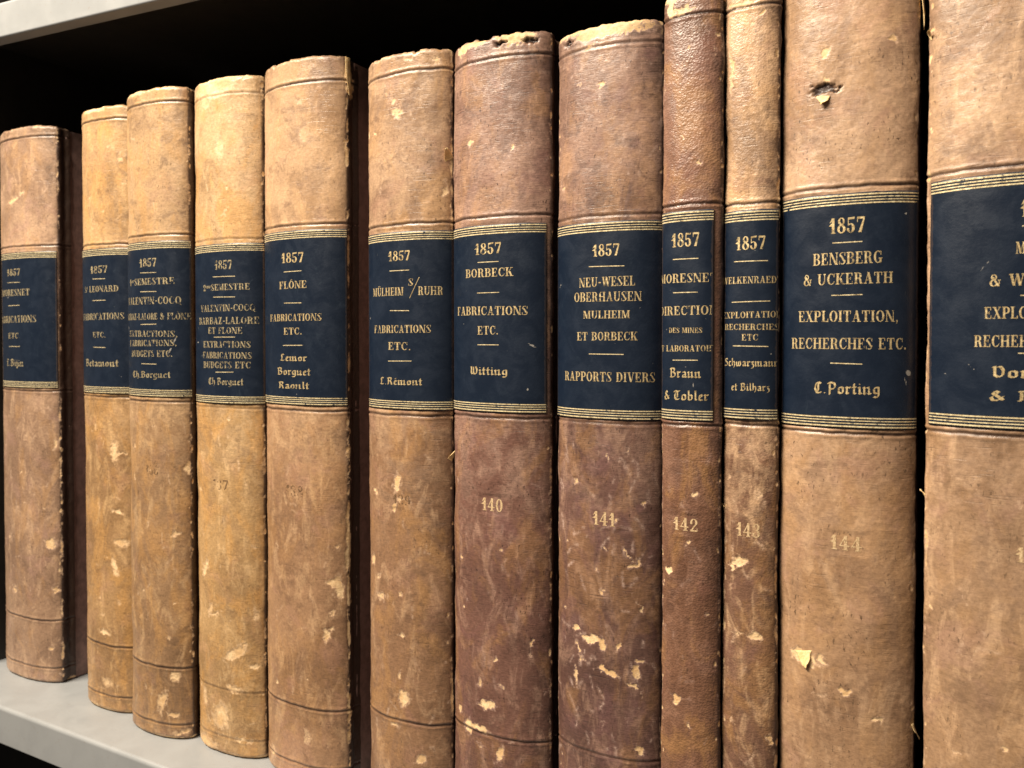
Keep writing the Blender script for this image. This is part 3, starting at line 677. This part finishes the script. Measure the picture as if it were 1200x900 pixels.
def flap(pr, u, z, w, h, ang, lift, seed, root):
    """a torn, curled tongue of leather standing off the spine"""
    n = 9
    rng = np.random.RandomState(seed)
    a = math.radians(ang)
    q = np.linspace(-1, 1, n); U, W = np.meshgrid(q, np.linspace(0, 1, n))
    wid = (1 - .65 * W ** 1.5) + .22 * (vnoise(W * 3, U * 0 + 3 * np.sign(U), seed) - .5)
    lu = U * wid * w / 2; lz = W * h * (1 - .18 * U ** 2 + .3 * (vnoise(U * 2 + 5, W * 0, seed + 3) - .5))
    uu = u + lu * math.cos(a) - lz * math.sin(a); zz = z + lu * math.sin(a) + lz * math.cos(a)
    off = .12 + lift * W ** 1.6 + .35 * (vnoise(U * 2 + 9, W * 3, seed + 7) - .5) * W
    P = np.zeros((2, n, n, 3))
    for k, o_ in enumerate((0., -.22)):
        x, y = pr.at(uu, off + o_)
        P[k, ..., 0], P[k, ..., 1], P[k, ..., 2] = x, y, zz - ZS
    V = (P.reshape(-1, 3) * S).tolist(); F = []
    for i in range(n - 1):
        for j in range(n - 1):
            b = i * n + j
            F.append([b, b + 1, b + n + 1, b + n]); b += n * n
            F.append([b, b + n, b + n + 1, b + 1])
    ring = [j for j in range(n)] + [i * n + n - 1 for i in range(1, n)] + [(n - 1) * n + j for j in range(n - 2, -1, -1)] + [i * n for i in range(n - 2, 0, -1)]
    for i in range(len(ring)):
        p, q2 = ring[i], ring[(i + 1) % len(ring)]
        F.append([p, p + n * n, q2 + n * n, q2])
    return mesh_obj("torn_flap", V, F, M_fibre, root, smooth=True)

def make_book(key, label, mat, seed, top=None, lines=1.0, ridge=.3, nscr=14, nsc=6, capwear=.6, flaps=(), raw=(), holes=(), numdark=False, du=.55, notch=0., dark=1., corner_shade=False, dim=False, haze=.15):
    B = BOOKS[key]
    rng = np.random.RandomState(seed)
    w, b = B['w'], B['b']
    pr = Profile(w, b)
    z = list(B['z'])
    if z[0] is None: z[0] = top
    zt = z[0]
    cap = z[1] if z[1] is not None else zt - 9
    l0, l1 = z[3], z[4]
    abv = z[2] if z[2] is not None else l0 + 3.2
    blw = z[5] if z[5] is not None else l1 - 2.8
    t1 = z[6] if z[6] is not None else -181.0 + rng.uniform(-3, 3)
    t2 = z[7] if z[7] is not None else -219.0
    root = bpy.data.objects.new("book", None); C.objects.link(root)
    root.empty_display_size = .02
    root.location = (B['x'] * S, B['y'] * S, ZS * S)
    root['label'] = label; root['category'] = "book"; root['group'] = "old leather volumes in the row"
    # --- spine
    um = pr.half + SIDE
    nu = int(2 * um / du) | 1; nz = int((zt - ZS) / du)
    un = np.linspace(-um, um, nu)
    tz = np.linspace(0, 1, nz)
    U, Tz = np.meshgrid(un, tz)
    e_top = 1.3 * (fbm(un / 4 + 3, un * 0 + seed, seed, 5) - .55) + .45 * (fbm(un / .8, un * 0 + 7, seed + 2, 2) - .5) - notch * sstep(.60, .72, fbm(un / 7, un * 0 + 4, seed + 5, 3)) - .8 * sstep(-1, 9, np.abs(un) - pr.half + 2)
    Ztop = zt + e_top[None, :]
    Z = ZS + .3 + (Ztop - ZS - .3) * Tz
    wob = .9 * (fbm(un / 8, un * 0 + 2.5, seed + 11, 3) - .5)[None, :]
    inlab = sstep(l1 - 1.6, l1 - .6, Z) * sstep(l0 + 1.6, l0 + .6, Z)
    D = .85 * (fbm(U / 12, Z / 18, seed + 20, 3) - .5) + .8 * (fbm(U / 60 + 3, Z / 70, seed + 22, 2) - .5) + .16 * (fbm(U / 2.2, Z / 1.8, seed + 30, 3) - .5)
    tooled = np.zeros_like(Z)
    for zl, st, wd in ((cap, 1.1, .60), (abv, 1.1, .52), (blw, 1.1, .55), (t1, 1.1, .55), (t2, .9, .48)):
        q = Z - zl - wob
        brk = .55 + .75 * fbm(U / 9, Z * 0 + zl, seed + int(abs(zl)), 3)
        tooled = np.maximum(tooled, lines * st * np.exp(-(q / wd) ** 2) * np.clip(brk, .3, 1.1))
        D += lines * (-.42 * np.exp(-(q / .5) ** 2) + .20 * np.exp(-((q - 1.1) / .7) ** 2) + .20 * np.exp(-((q + 1.1) / .7) ** 2))
    D += .75 * (fbm(U / 3, Z / 7, seed + 25, 4) - .5) * sstep(-3.5, 0, np.abs(U) - pr.half)
    scuff = np.zeros_like(Z); scr = np.zeros_like(Z)
    WU = 2.6 * (fbm(U / 1.7, Z / 1.7, seed + 80, 4) - .5); WZ = 2.6 * (fbm(U / 1.7 + 50, Z / 1.7, seed + 90, 4) - .5)
    def blob(u, zz, ru, rz, an, st):
        k = min(1.5, .35 + .28 * (ru + rz))
        a = math.radians(an); dx, dz = U - u + k * WU, Z - zz + k * WZ
        x_ = dx * math.cos(a) + dz * math.sin(a); z_ = -dx * math.sin(a) + dz * math.cos(a)
        return st * np.exp(-(x_ / max(ru, .5)) ** 2 - (z_ / max(rz, .5)) ** 2)
    for u, zz, ru, rz, an, st in SCUFFS.get(key, ()):
        scuff = np.maximum(scuff, blob(u, zz, ru * 1.0, rz * 1.0, an, st * .98))
    for u, zz, ru, rz, an, st in raw:
        scuff = np.maximum(scuff, blob(u, zz, ru, rz, an, st))
    for _ in range(nsc):
        u = rng.uniform(-.9, .9) * pr.half; zz = rng.choice([rng.uniform(-225, -90), rng.uniform(-90, -40), rng.uniform(60, 125)], p=[.6, .2, .2])
        scuff = np.maximum(scuff, blob(u, zz, rng.uniform(.6, 2.2), rng.uniform(.6, 2.6), rng.uniform(-60, 60), rng.uniform(.5, .85)))
    for _ in range(nscr):
        u = rng.uniform(-1, 1) * pr.half; zz = rng.choice([rng.uniform(-225, -45), rng.uniform(60, 125)], p=[.75, .25])
        L = rng.uniform(.8, 4.2); a = rng.choice([rng.uniform(50, 130), rng.uniform(0, 180)], p=[.6, .4]); cv = rng.uniform(-.16, .16)
        ar = math.radians(a); dx, dz = U - u, Z - zz
        x_ = dx * math.cos(ar) + dz * math.sin(ar); z_ = -dx * math.sin(ar) + dz * math.cos(ar) - cv * x_ ** 2 / L
        scr = np.maximum(scr, rng.uniform(.5, 1.1) * np.exp(-(z_ / rng.uniform(.3, .75)) ** 2) * sstep(L, L * .6, np.abs(x_)))
    for _ in range(70):                                   # crumbs of torn grain along the joints
        sg = rng.choice([-1, 1]); u = sg * (pr.half - abs(rng.normal(.4, .9))); zz = rng.uniform(-226, 138)
        r_ = rng.uniform(.45, .9); m_ = np.abs(un - u) < 4; k_ = (np.abs(Z[:, 0] - zz) < 5)
        ii = np.ix_(k_, m_)
        scuff[ii] = np.maximum(scuff[ii], rng.uniform(.6, 1.1) * np.exp(-((U[ii] - u + .5 * WU[ii]) / r_) ** 2 - ((Z[ii] - zz + .5 * WZ[ii]) / (r_ * rng.uniform(.8, 2.5))) ** 2))
    # frayed head and tail
    frn = fbm(U / 5, Z / 4, seed + 40, 4)
    scuff = np.maximum(scuff, capwear * 1.7 * sstep(5.5, .3, Ztop - Z) * sstep(.36, .60, frn))
    scuff = np.maximum(scuff, .95 * sstep(4.5, .4, Z - ZS) * sstep(.38, .60, frn))
    # rubbed ridge along both joints
    rn = fbm(U / 2.2 + 40, Z / 7, seed + 50, 5); rl_ = fbm(U * 0 + 9, Z / 34, seed + 55, 3)
    for sg in (-1, 1):
        wd = .45 + 1.5 * fbm(U * 0 + 20 + sg, Z / 4, seed + 57, 4)
        scuff = np.maximum(scuff, ridge * 1.35 * np.exp(-((sg * U - pr.half + .75 + .35 * WU) / wd) ** 2) * sstep(.40, .66, .6 * rn + .4 * rl_ + .02))
    D -= .22 * sstep(.4, .7, scuff)
    for u, zz, ru, rz in holes:
        h = blob(u, zz, ru, rz, 8, 1); D -= 1.3 * sstep(.3, .8, h); tooled = np.maximum(tooled, 1.3 * sstep(.40, .75, h))
    shade = np.abs(U) - pr.half
    unf_shade = sstep(-.6 - 1.6 * dark * (U > 0), 1.5, shade) + .42 * dark * sstep(-11, -.5, shade) * (U > 0) + .16 * sstep(-5, 0, shade) * (U < 0)  # joints less faded; the broad right-hand term paints the spine's shaded side
    if corner_shade: unf_shade = np.maximum(unf_shade, .45 * sstep(.70, 1.5, (np.clip(U + 4, 0, None) / 33) ** 2 + (np.clip(Z - 52, 0, None) / 84) ** 2) * (U > -6))  # shadow at the right of the head, painted into the colour
    mask = 1 - inlab * sstep(pr.half + .2, pr.half - 1.4, np.abs(U))
    if 'num' in B:
        _, nu_, nh_, nz_, nhh = B['num']
        D *= 1 - sstep(nh_ + 2.5, nh_ + .5, np.abs(U - nu_)) * sstep(nhh / 2 + 2.5, nhh / 2 + .5, np.abs(Z - nz_))
    D *= mask; scuff *= mask; tooled *= np.where(mask > .5, 1, 0)
    # headcap and tail turn in over the boards
    R = 2.4
    for e in (Ztop - Z, Z - ZS - .3):
        q = np.clip(1 - e / R, 0, 1); D -= (R - np.sqrt(np.clip(R * R - (q * R) ** 2, 0, None))) * .85
    X, Y = pr.at(U, D)
    P = np.stack([X, Y, Z - ZS], -1)
    # inner return at head
    ret = P[-1:].copy(); xr, yr = pr.at(un, D[-1] - 4.0); ret[0, :, 0] = xr; ret[0, :, 1] = np.maximum(yr, 0); ret[0, :, 2] -= 1.2
    P = np.concatenate([P, ret]); ext = lambda q: np.concatenate([q, q[-1:]])
    UV = np.stack([ext(U) / 10, ext(Z) / 10], -1)
    h01 = (Z - ZS) / (zt - ZS)
    grid_obj("spine", P, mat, root, UV, dict(scuff=ext(scuff), scratch=ext(scr), tooled=ext(tooled), unfaded_shade=ext(unf_shade), height01=ext(h01)))
    # --- boards and leaves
    H = zt - ZS
    a = w / 2
    for sg in (-1, 1):
        xs = sorted((sg * (a - 3.0), sg * (a - .55)))
        bm_obj("cover_board", box_bm(xs[0], xs[1], b + 5.5, DEEP, .4, H - 2.2), M_cover, root)
    bm_obj("page_block", box_bm(-(a - 3.2), a - 3.2, b + 1.5, DEEP - 4, 4, H - 7, 0), M_page, root)
    # --- navy title label
    u0, u1 = B['lab']
    lim = pr.half - .1
    u0, u1 = max(u0, -lim), min(u1, lim)
    lu = np.linspace(u0, u1, int((u1 - u0) / .5) + 2); lz = np.linspace(l1 - .7, l0 + .7, int((l0 - l1) / .8) + 2)
    def ringed(v): return np.concatenate([[v[0]], v, [v[-1]]])
    LU, LZ = np.meshgrid(ringed(lu), ringed(lz))
    off = np.full(LU.shape, .46); off[0] = off[-1] = -.1; off[:, 0] = off[:, -1] = -.1
    jag = .35 * (fbm(LU / 2.5, LZ / 2.5, seed + 60, 3) - .5)
    LZj = LZ + jag * (np.abs(LZ - (l0 + l1) / 2) > (l0 - l1) / 2); LUj = LU + jag * ((LU <= u0 + .01) | (LU >= u1 - .01))
    x, y = pr.at(LUj, off)
    ed = np.maximum(sstep(2.2, .0, np.minimum(LU - u0, u1 - LU)), .8 * sstep(1.2, 0, np.minimum(LZ - l1 + .7, l0 + .7 - LZ)))
    ls = np.zeros_like(LU)
    for u, zz, ru, rz, an, st in LABEL_RUBS.get(key, ()):
        aa = math.radians(an); dx, dz = LU - u, LZ - zz
        ls = np.maximum(ls, st * np.exp(-((dx * math.cos(aa) + dz * math.sin(aa)) / ru) ** 2 - ((-dx * math.sin(aa) + dz * math.cos(aa)) / rz) ** 2))
    for _ in range(16):                                   # fine handling scratches
        u, zz = rng.uniform(u0, u1), rng.uniform(l1, l0); aa = rng.uniform(0, math.pi); L = rng.uniform(.8, 4)
        dx, dz = LU - u, LZ - zz; x_ = dx * math.cos(aa) + dz * math.sin(aa); z_ = -dx * math.sin(aa) + dz * math.cos(aa)
        ls = np.maximum(ls, rng.uniform(.25, .55) * np.exp(-(z_ / .45) ** 2) * sstep(L, L * .4, np.abs(x_)))
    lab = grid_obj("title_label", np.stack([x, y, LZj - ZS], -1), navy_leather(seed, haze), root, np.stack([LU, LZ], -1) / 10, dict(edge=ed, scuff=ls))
    lm = (u0 + .15, u1 - .15)
    # gilt fillets, four at head and foot
    for z0, sg in ((l0, -1), (l1, 1)):
        ps = []
        for k, (d, th) in enumerate(((.1, .52), (1.2, .36), (2.2, .36), (3.2, .46))):
            zc = z0 + sg * d
            ps.append([(u0 + .2, zc - th / 2), (u1 - .2, zc - th / 2), (u1 - .2, zc + th / 2), (u0 + .2, zc + th / 2)])
        stamped("gilt_fillet", ps, pr, .50, M_goldline, lab)
    ps, rl = [], []
    for t, st, uc, hw, zc, h in B['text']:
        if st == 'R':
            sk = rng.uniform(-.12, .12)
            rl.append([(uc - hw, zc - .16 - sk), (uc + hw, zc - .16 + sk), (uc + hw, zc + .16 + sk), (uc - hw, zc + .16 - sk)])
            continue
        gp, gw = word(t, st)
        sx = 2 * hw / gw
        hh = h * (1.0 if st != 'F' else .86)
        by = zc - h / 2 + (0 if st != 'F' else h * .1)
        sk = rng.uniform(-.008, .012)
        for p in gp:
            ps.append([(uc - hw + gx * sx, by + gy * hh + (gx * sx - hw) * sk) for gx, gy in p])
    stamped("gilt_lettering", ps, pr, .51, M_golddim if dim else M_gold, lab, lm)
    for r_ in rl: stamped("gilt_rule", [r_], pr, .51, M_goldline, lab, lm)
    if 'num' in B:
        t, uc, hw, zc, h = B['num']
        gp, gw = word(t, 'D'); sx = 2 * hw / gw
        stamped("volume_number", [[(uc - hw + gx * sx, zc - h / 2 + gy * h) for gx, gy in p] for p in gp], pr, .05, M_darknum if numdark else M_number, root)
    for k, f in enumerate(flaps): flap(pr, *f, seed + 70 + k, root)
    return root

LABEL_RUBS = {
 'b1': [(-10, 28, 2.5, .6, 20, .7)],
 'b2': [(21, -20, 5, .4, 0, .6)],
 'b3': [(20, -1, .8, 3.5, -25, .65), (17, -7, .7, 3.5, -30, .75), (22, 3, .8, 2.0, -40, .5), (-20, 6, 1, 3, 0, .6)],
 'b4': [(-18, -2, 4, .6, 10, .7)],
 'b5': [(6, -2, 2, 5, 40, .35), (-2, 0, 1, 7, 30, .35)],
 'b6': [(16, 32, 5, 1.2, 15, .4), (-21, 10, .5, 1, 0, .9)],
 'b7': [(19, -3, 3.2, .7, -25, .7), (17, -22, .7, .9, 0, .8), (12, 36, 5, 1, -40, .35)],
 'b8': [(-22, 23, 2.6, .5, 45, .6)],
 'b9': [(-6, 18, 4, .6, 10, .3)],
 'b10': [(2, 33, .7, .5, 0, .7)],
 'b11': [(21.5, -12, 1.0, 1.3, 20, 1.0), (20.5, -15, .5, 2.4, 15, .8), (20, 44, .6, .5, 0, .9)],
 'b12': [(-20, 35, 6, .6, 10, .25), (-26, -12, 1, .5, 0, .8)],
}

# ------------------------------------------------------------------ setting: steel shelving
def setting(o, label=None, cat=None, kind=None):
    if label: o['label'] = label
    if cat: o['category'] = cat
    if kind: o['kind'] = kind
    return o

def steel_shelf(label, z_top, thick, x0, x1, y0, y1, tilt, lip):
    """folded sheet-steel shelf: top sheet, rounded front, face and a return lip under it"""
    r = 2.2
    pts = [(y1, 0.)]
    pts += [(y0 + r - r * math.sin(a), -r + r * math.cos(a)) for a in np.linspace(0, math.pi / 2, 7)]
    pts += [(y0 + 1.2 - 1.2 * math.cos(a), -thick + 1.2 - 1.2 * math.sin(a)) for a in np.linspace(0, math.pi / 2, 5)]
    pts += [(y0 + lip, -thick), (y0 + lip, -thick + 1.1), (y0 + 1.1, -thick + 1.1), (y0 + 1.1, -1.2 - r), (y0 + r, -1.4), (y1, -1.4)]
    V = []
    xs = np.linspace(x0, x1, 24)
    for x in xs:
        for y, z in pts: V.append((x * S, y * S, (z_top + z + tilt * (x + 400)) * S))
    n = len(pts); F = []
    for i in range(len(xs) - 1):
        for k in range(n):
            a, b = i * n + k, i * n + (k + 1) % n
            F.append([a, b, b + n, a + n])
    F.append(list(range(n))[::-1]); F.append([(len(xs) - 1) * n + k for k in range(n)])
    o = mesh_obj("shelf", V, F, M_paint)
    me = o.data
    import bmesh
    bm = bmesh.new(); bm.from_mesh(me); bmesh.ops.recalc_face_normals(bm, faces=bm.faces); bm.to_mesh(me); bm.free()
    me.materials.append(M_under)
    for p in me.polygons:                                # shade in the hollow under the sheet is painted dark
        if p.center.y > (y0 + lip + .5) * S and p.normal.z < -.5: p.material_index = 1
    return setting(o, label, "shelf")

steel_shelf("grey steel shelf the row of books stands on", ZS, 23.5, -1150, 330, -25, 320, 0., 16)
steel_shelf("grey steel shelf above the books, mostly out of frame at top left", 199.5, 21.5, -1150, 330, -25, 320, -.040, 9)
shade_backing = mesh_obj("shade_backing", [(-1.2, .33, -.9), (.5, .33, -.9), (.5, .33, .7), (-1.2, .33, .7)], [[0, 1, 2, 3]], M_backing)  # added backing, near-black to stand in for the unlit shelf interior
shade_backing['kind'] = "structure"
up = bm_obj("light_blocker", box_bm(-605, -603, 8, 322, -900, 700, .4), M_blocker)  # added panel that stops light entering left of the first book
setting(up, "added dark panel keeping light out at the left end of the shelf", "light-blocking panel")

# ------------------------------------------------------------------ the twelve volumes
tan = lambda r, g, b: (r, g, b)
L1 = leather("faded_pink_tan_calf", (.415, .288, .198), (.295, .197, .133), 1, .22, .9, 1., .35)
L2 = leather("ochre_calf", (.46, .31, .165), (.34, .215, .105), 2, .5, .9, 1., .4)
L3 = leather("dull_tan_calf", (.40, .275, .160), (.26, .165, .092), 3, .35, 1., 1., .4)
L4 = leather("golden_calf", (.49, .35, .205), (.41, .270, .130), 4, .55, .9, .8, .5)
L5 = leather("smooth_beige_calf", (.42, .285, .175), (.30, .185, .108), 5, .15, .7, .7, .25)
L6 = leather("greyish_tan_calf", (.36, .245, .160), (.235, .140, .082), 6, .25, .9, 1., .5)
L7 = leather("purplish_brown_calf", (.285, .185, .145), (.145, .077, .060), 7, .2, .8, 1.3, .9)
L8 = leather("scarred_brown_calf", (.27, .175, .135), (.128, .072, .060), 8, .18, 1.35, 1., .8)
L9 = leather("reddish_brown_calf", (.205, .118, .086), (.160, .084, .053), 9, .25, .8, .8, .25, .9)
L10 = leather("two_tone_calf", (.50, .345, .22), (.160, .090, .060), 10, .25, .8, .8, .25, .6)
L11 = leather("light_beige_calf", (.395, .272, .182), (.33, .212, .128), 11, .14, .6, 1.4, .35)
L12 = leather("wide_pale_calf", (.42, .290, .192), (.285, .187, .115), 12, .12, .8, 1.0, .35)

make_book('b1', dim=True, haze=.28, label="leftmost leather volume, pinkish tan, standing apart beside a dark gap", mat=L1, seed=101, ridge=.5, nscr=36, capwear=.35, corner_shade=True)
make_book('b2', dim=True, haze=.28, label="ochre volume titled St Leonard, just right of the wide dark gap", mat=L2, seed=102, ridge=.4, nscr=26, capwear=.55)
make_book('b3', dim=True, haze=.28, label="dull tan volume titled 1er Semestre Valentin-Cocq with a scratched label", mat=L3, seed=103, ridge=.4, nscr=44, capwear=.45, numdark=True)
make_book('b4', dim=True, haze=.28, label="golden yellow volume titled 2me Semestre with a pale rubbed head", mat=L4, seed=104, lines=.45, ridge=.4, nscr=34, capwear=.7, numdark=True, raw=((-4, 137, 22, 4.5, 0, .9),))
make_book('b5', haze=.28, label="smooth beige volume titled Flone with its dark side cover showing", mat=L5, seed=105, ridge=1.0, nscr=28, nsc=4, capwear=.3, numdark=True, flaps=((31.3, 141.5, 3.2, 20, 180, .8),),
          raw=((33.2, 129, 2.6, 8, 0, 1.2), (31.0, -60, .8, 26, 0, .7), (31, -120, 1.0, 20, 0, .9), (30.5, -190, 1.2, 16, 0, .85)), notch=1.5)
make_book('b6', "tan volume titled Mulheim S/Ruhr, right of the dark exposed book side", L6, 106, ridge=.55, nscr=26, numdark=True, capwear=.32, notch=1.0,
          flaps=((25.8, 83, 4.5, 6, 25, 2.4), (25.4, -57, 2.6, 5, -20, 2.6)))
make_book('b7', "purplish brown volume titled Borbeck Fabrications, with holes in its torn head", L7, 107, ridge=.4, nscr=38, capwear=.35, notch=1.1,
          raw=((12, 131, 9, 3.2, 4, 1.2), (-13, 131.5, 6, 2.2, 0, 1.1)), holes=((4, 129.5, 4, 1.2), (18, 129.5, 4, 1.6)))
make_book('b8', "scarred dark brown volume titled Neu-Wesel Oberhausen", L8, 108, lines=.7, ridge=.4, nscr=120, nsc=16, capwear=.5, raw=((0, 129.3, 27, 3.0, 0, 1.05),), holes=((-17, 125.5, 4, .9),))
make_book('b9', "narrow reddish brown volume titled Moresnet Direction numbered 142", L9, 109, top=135.0, ridge=.35, nscr=28, nsc=8, capwear=.8, du=.42)
make_book('b10', "narrowest volume, titled Welkenraedt, pale head and brown foot", L10, 110, top=134.0, ridge=.5, nscr=26, nsc=6, capwear=.8, du=.42,
          raw=((-13.2, 116, 1.6, 14, 0, 1.2), (-12.8, 100, 1.2, 5, 0, .8)), flaps=((-11.2, -66, 2.2, 3.2, 40, 2.2),))
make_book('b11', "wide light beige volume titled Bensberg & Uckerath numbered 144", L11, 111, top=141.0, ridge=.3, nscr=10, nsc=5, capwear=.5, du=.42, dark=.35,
          raw=((27.8, 126, 2.6, 17, 0, 1.25),), holes=((-8, 90, 5.2, 2.2), (-3.5, 89, 2.5, .8),),
          flaps=((-7.5, 87.6, 5.0, 3.2, 172, 1.6), (-13.5, -115.5, 6.0, 6.0, 195, 1.3), (26.0, -137, 3.2, 6.5, 190, 2.0), (25.9, 141, 3.2, 29, 180, 1.3)))
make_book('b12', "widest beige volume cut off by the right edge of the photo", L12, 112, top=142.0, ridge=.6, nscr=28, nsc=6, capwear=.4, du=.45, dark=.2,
          flaps=((-33.6, 103, 2.4, 3.2, -40, 2.4), (-34.2, -55, 2.2, 3.0, 45, 2.0)))
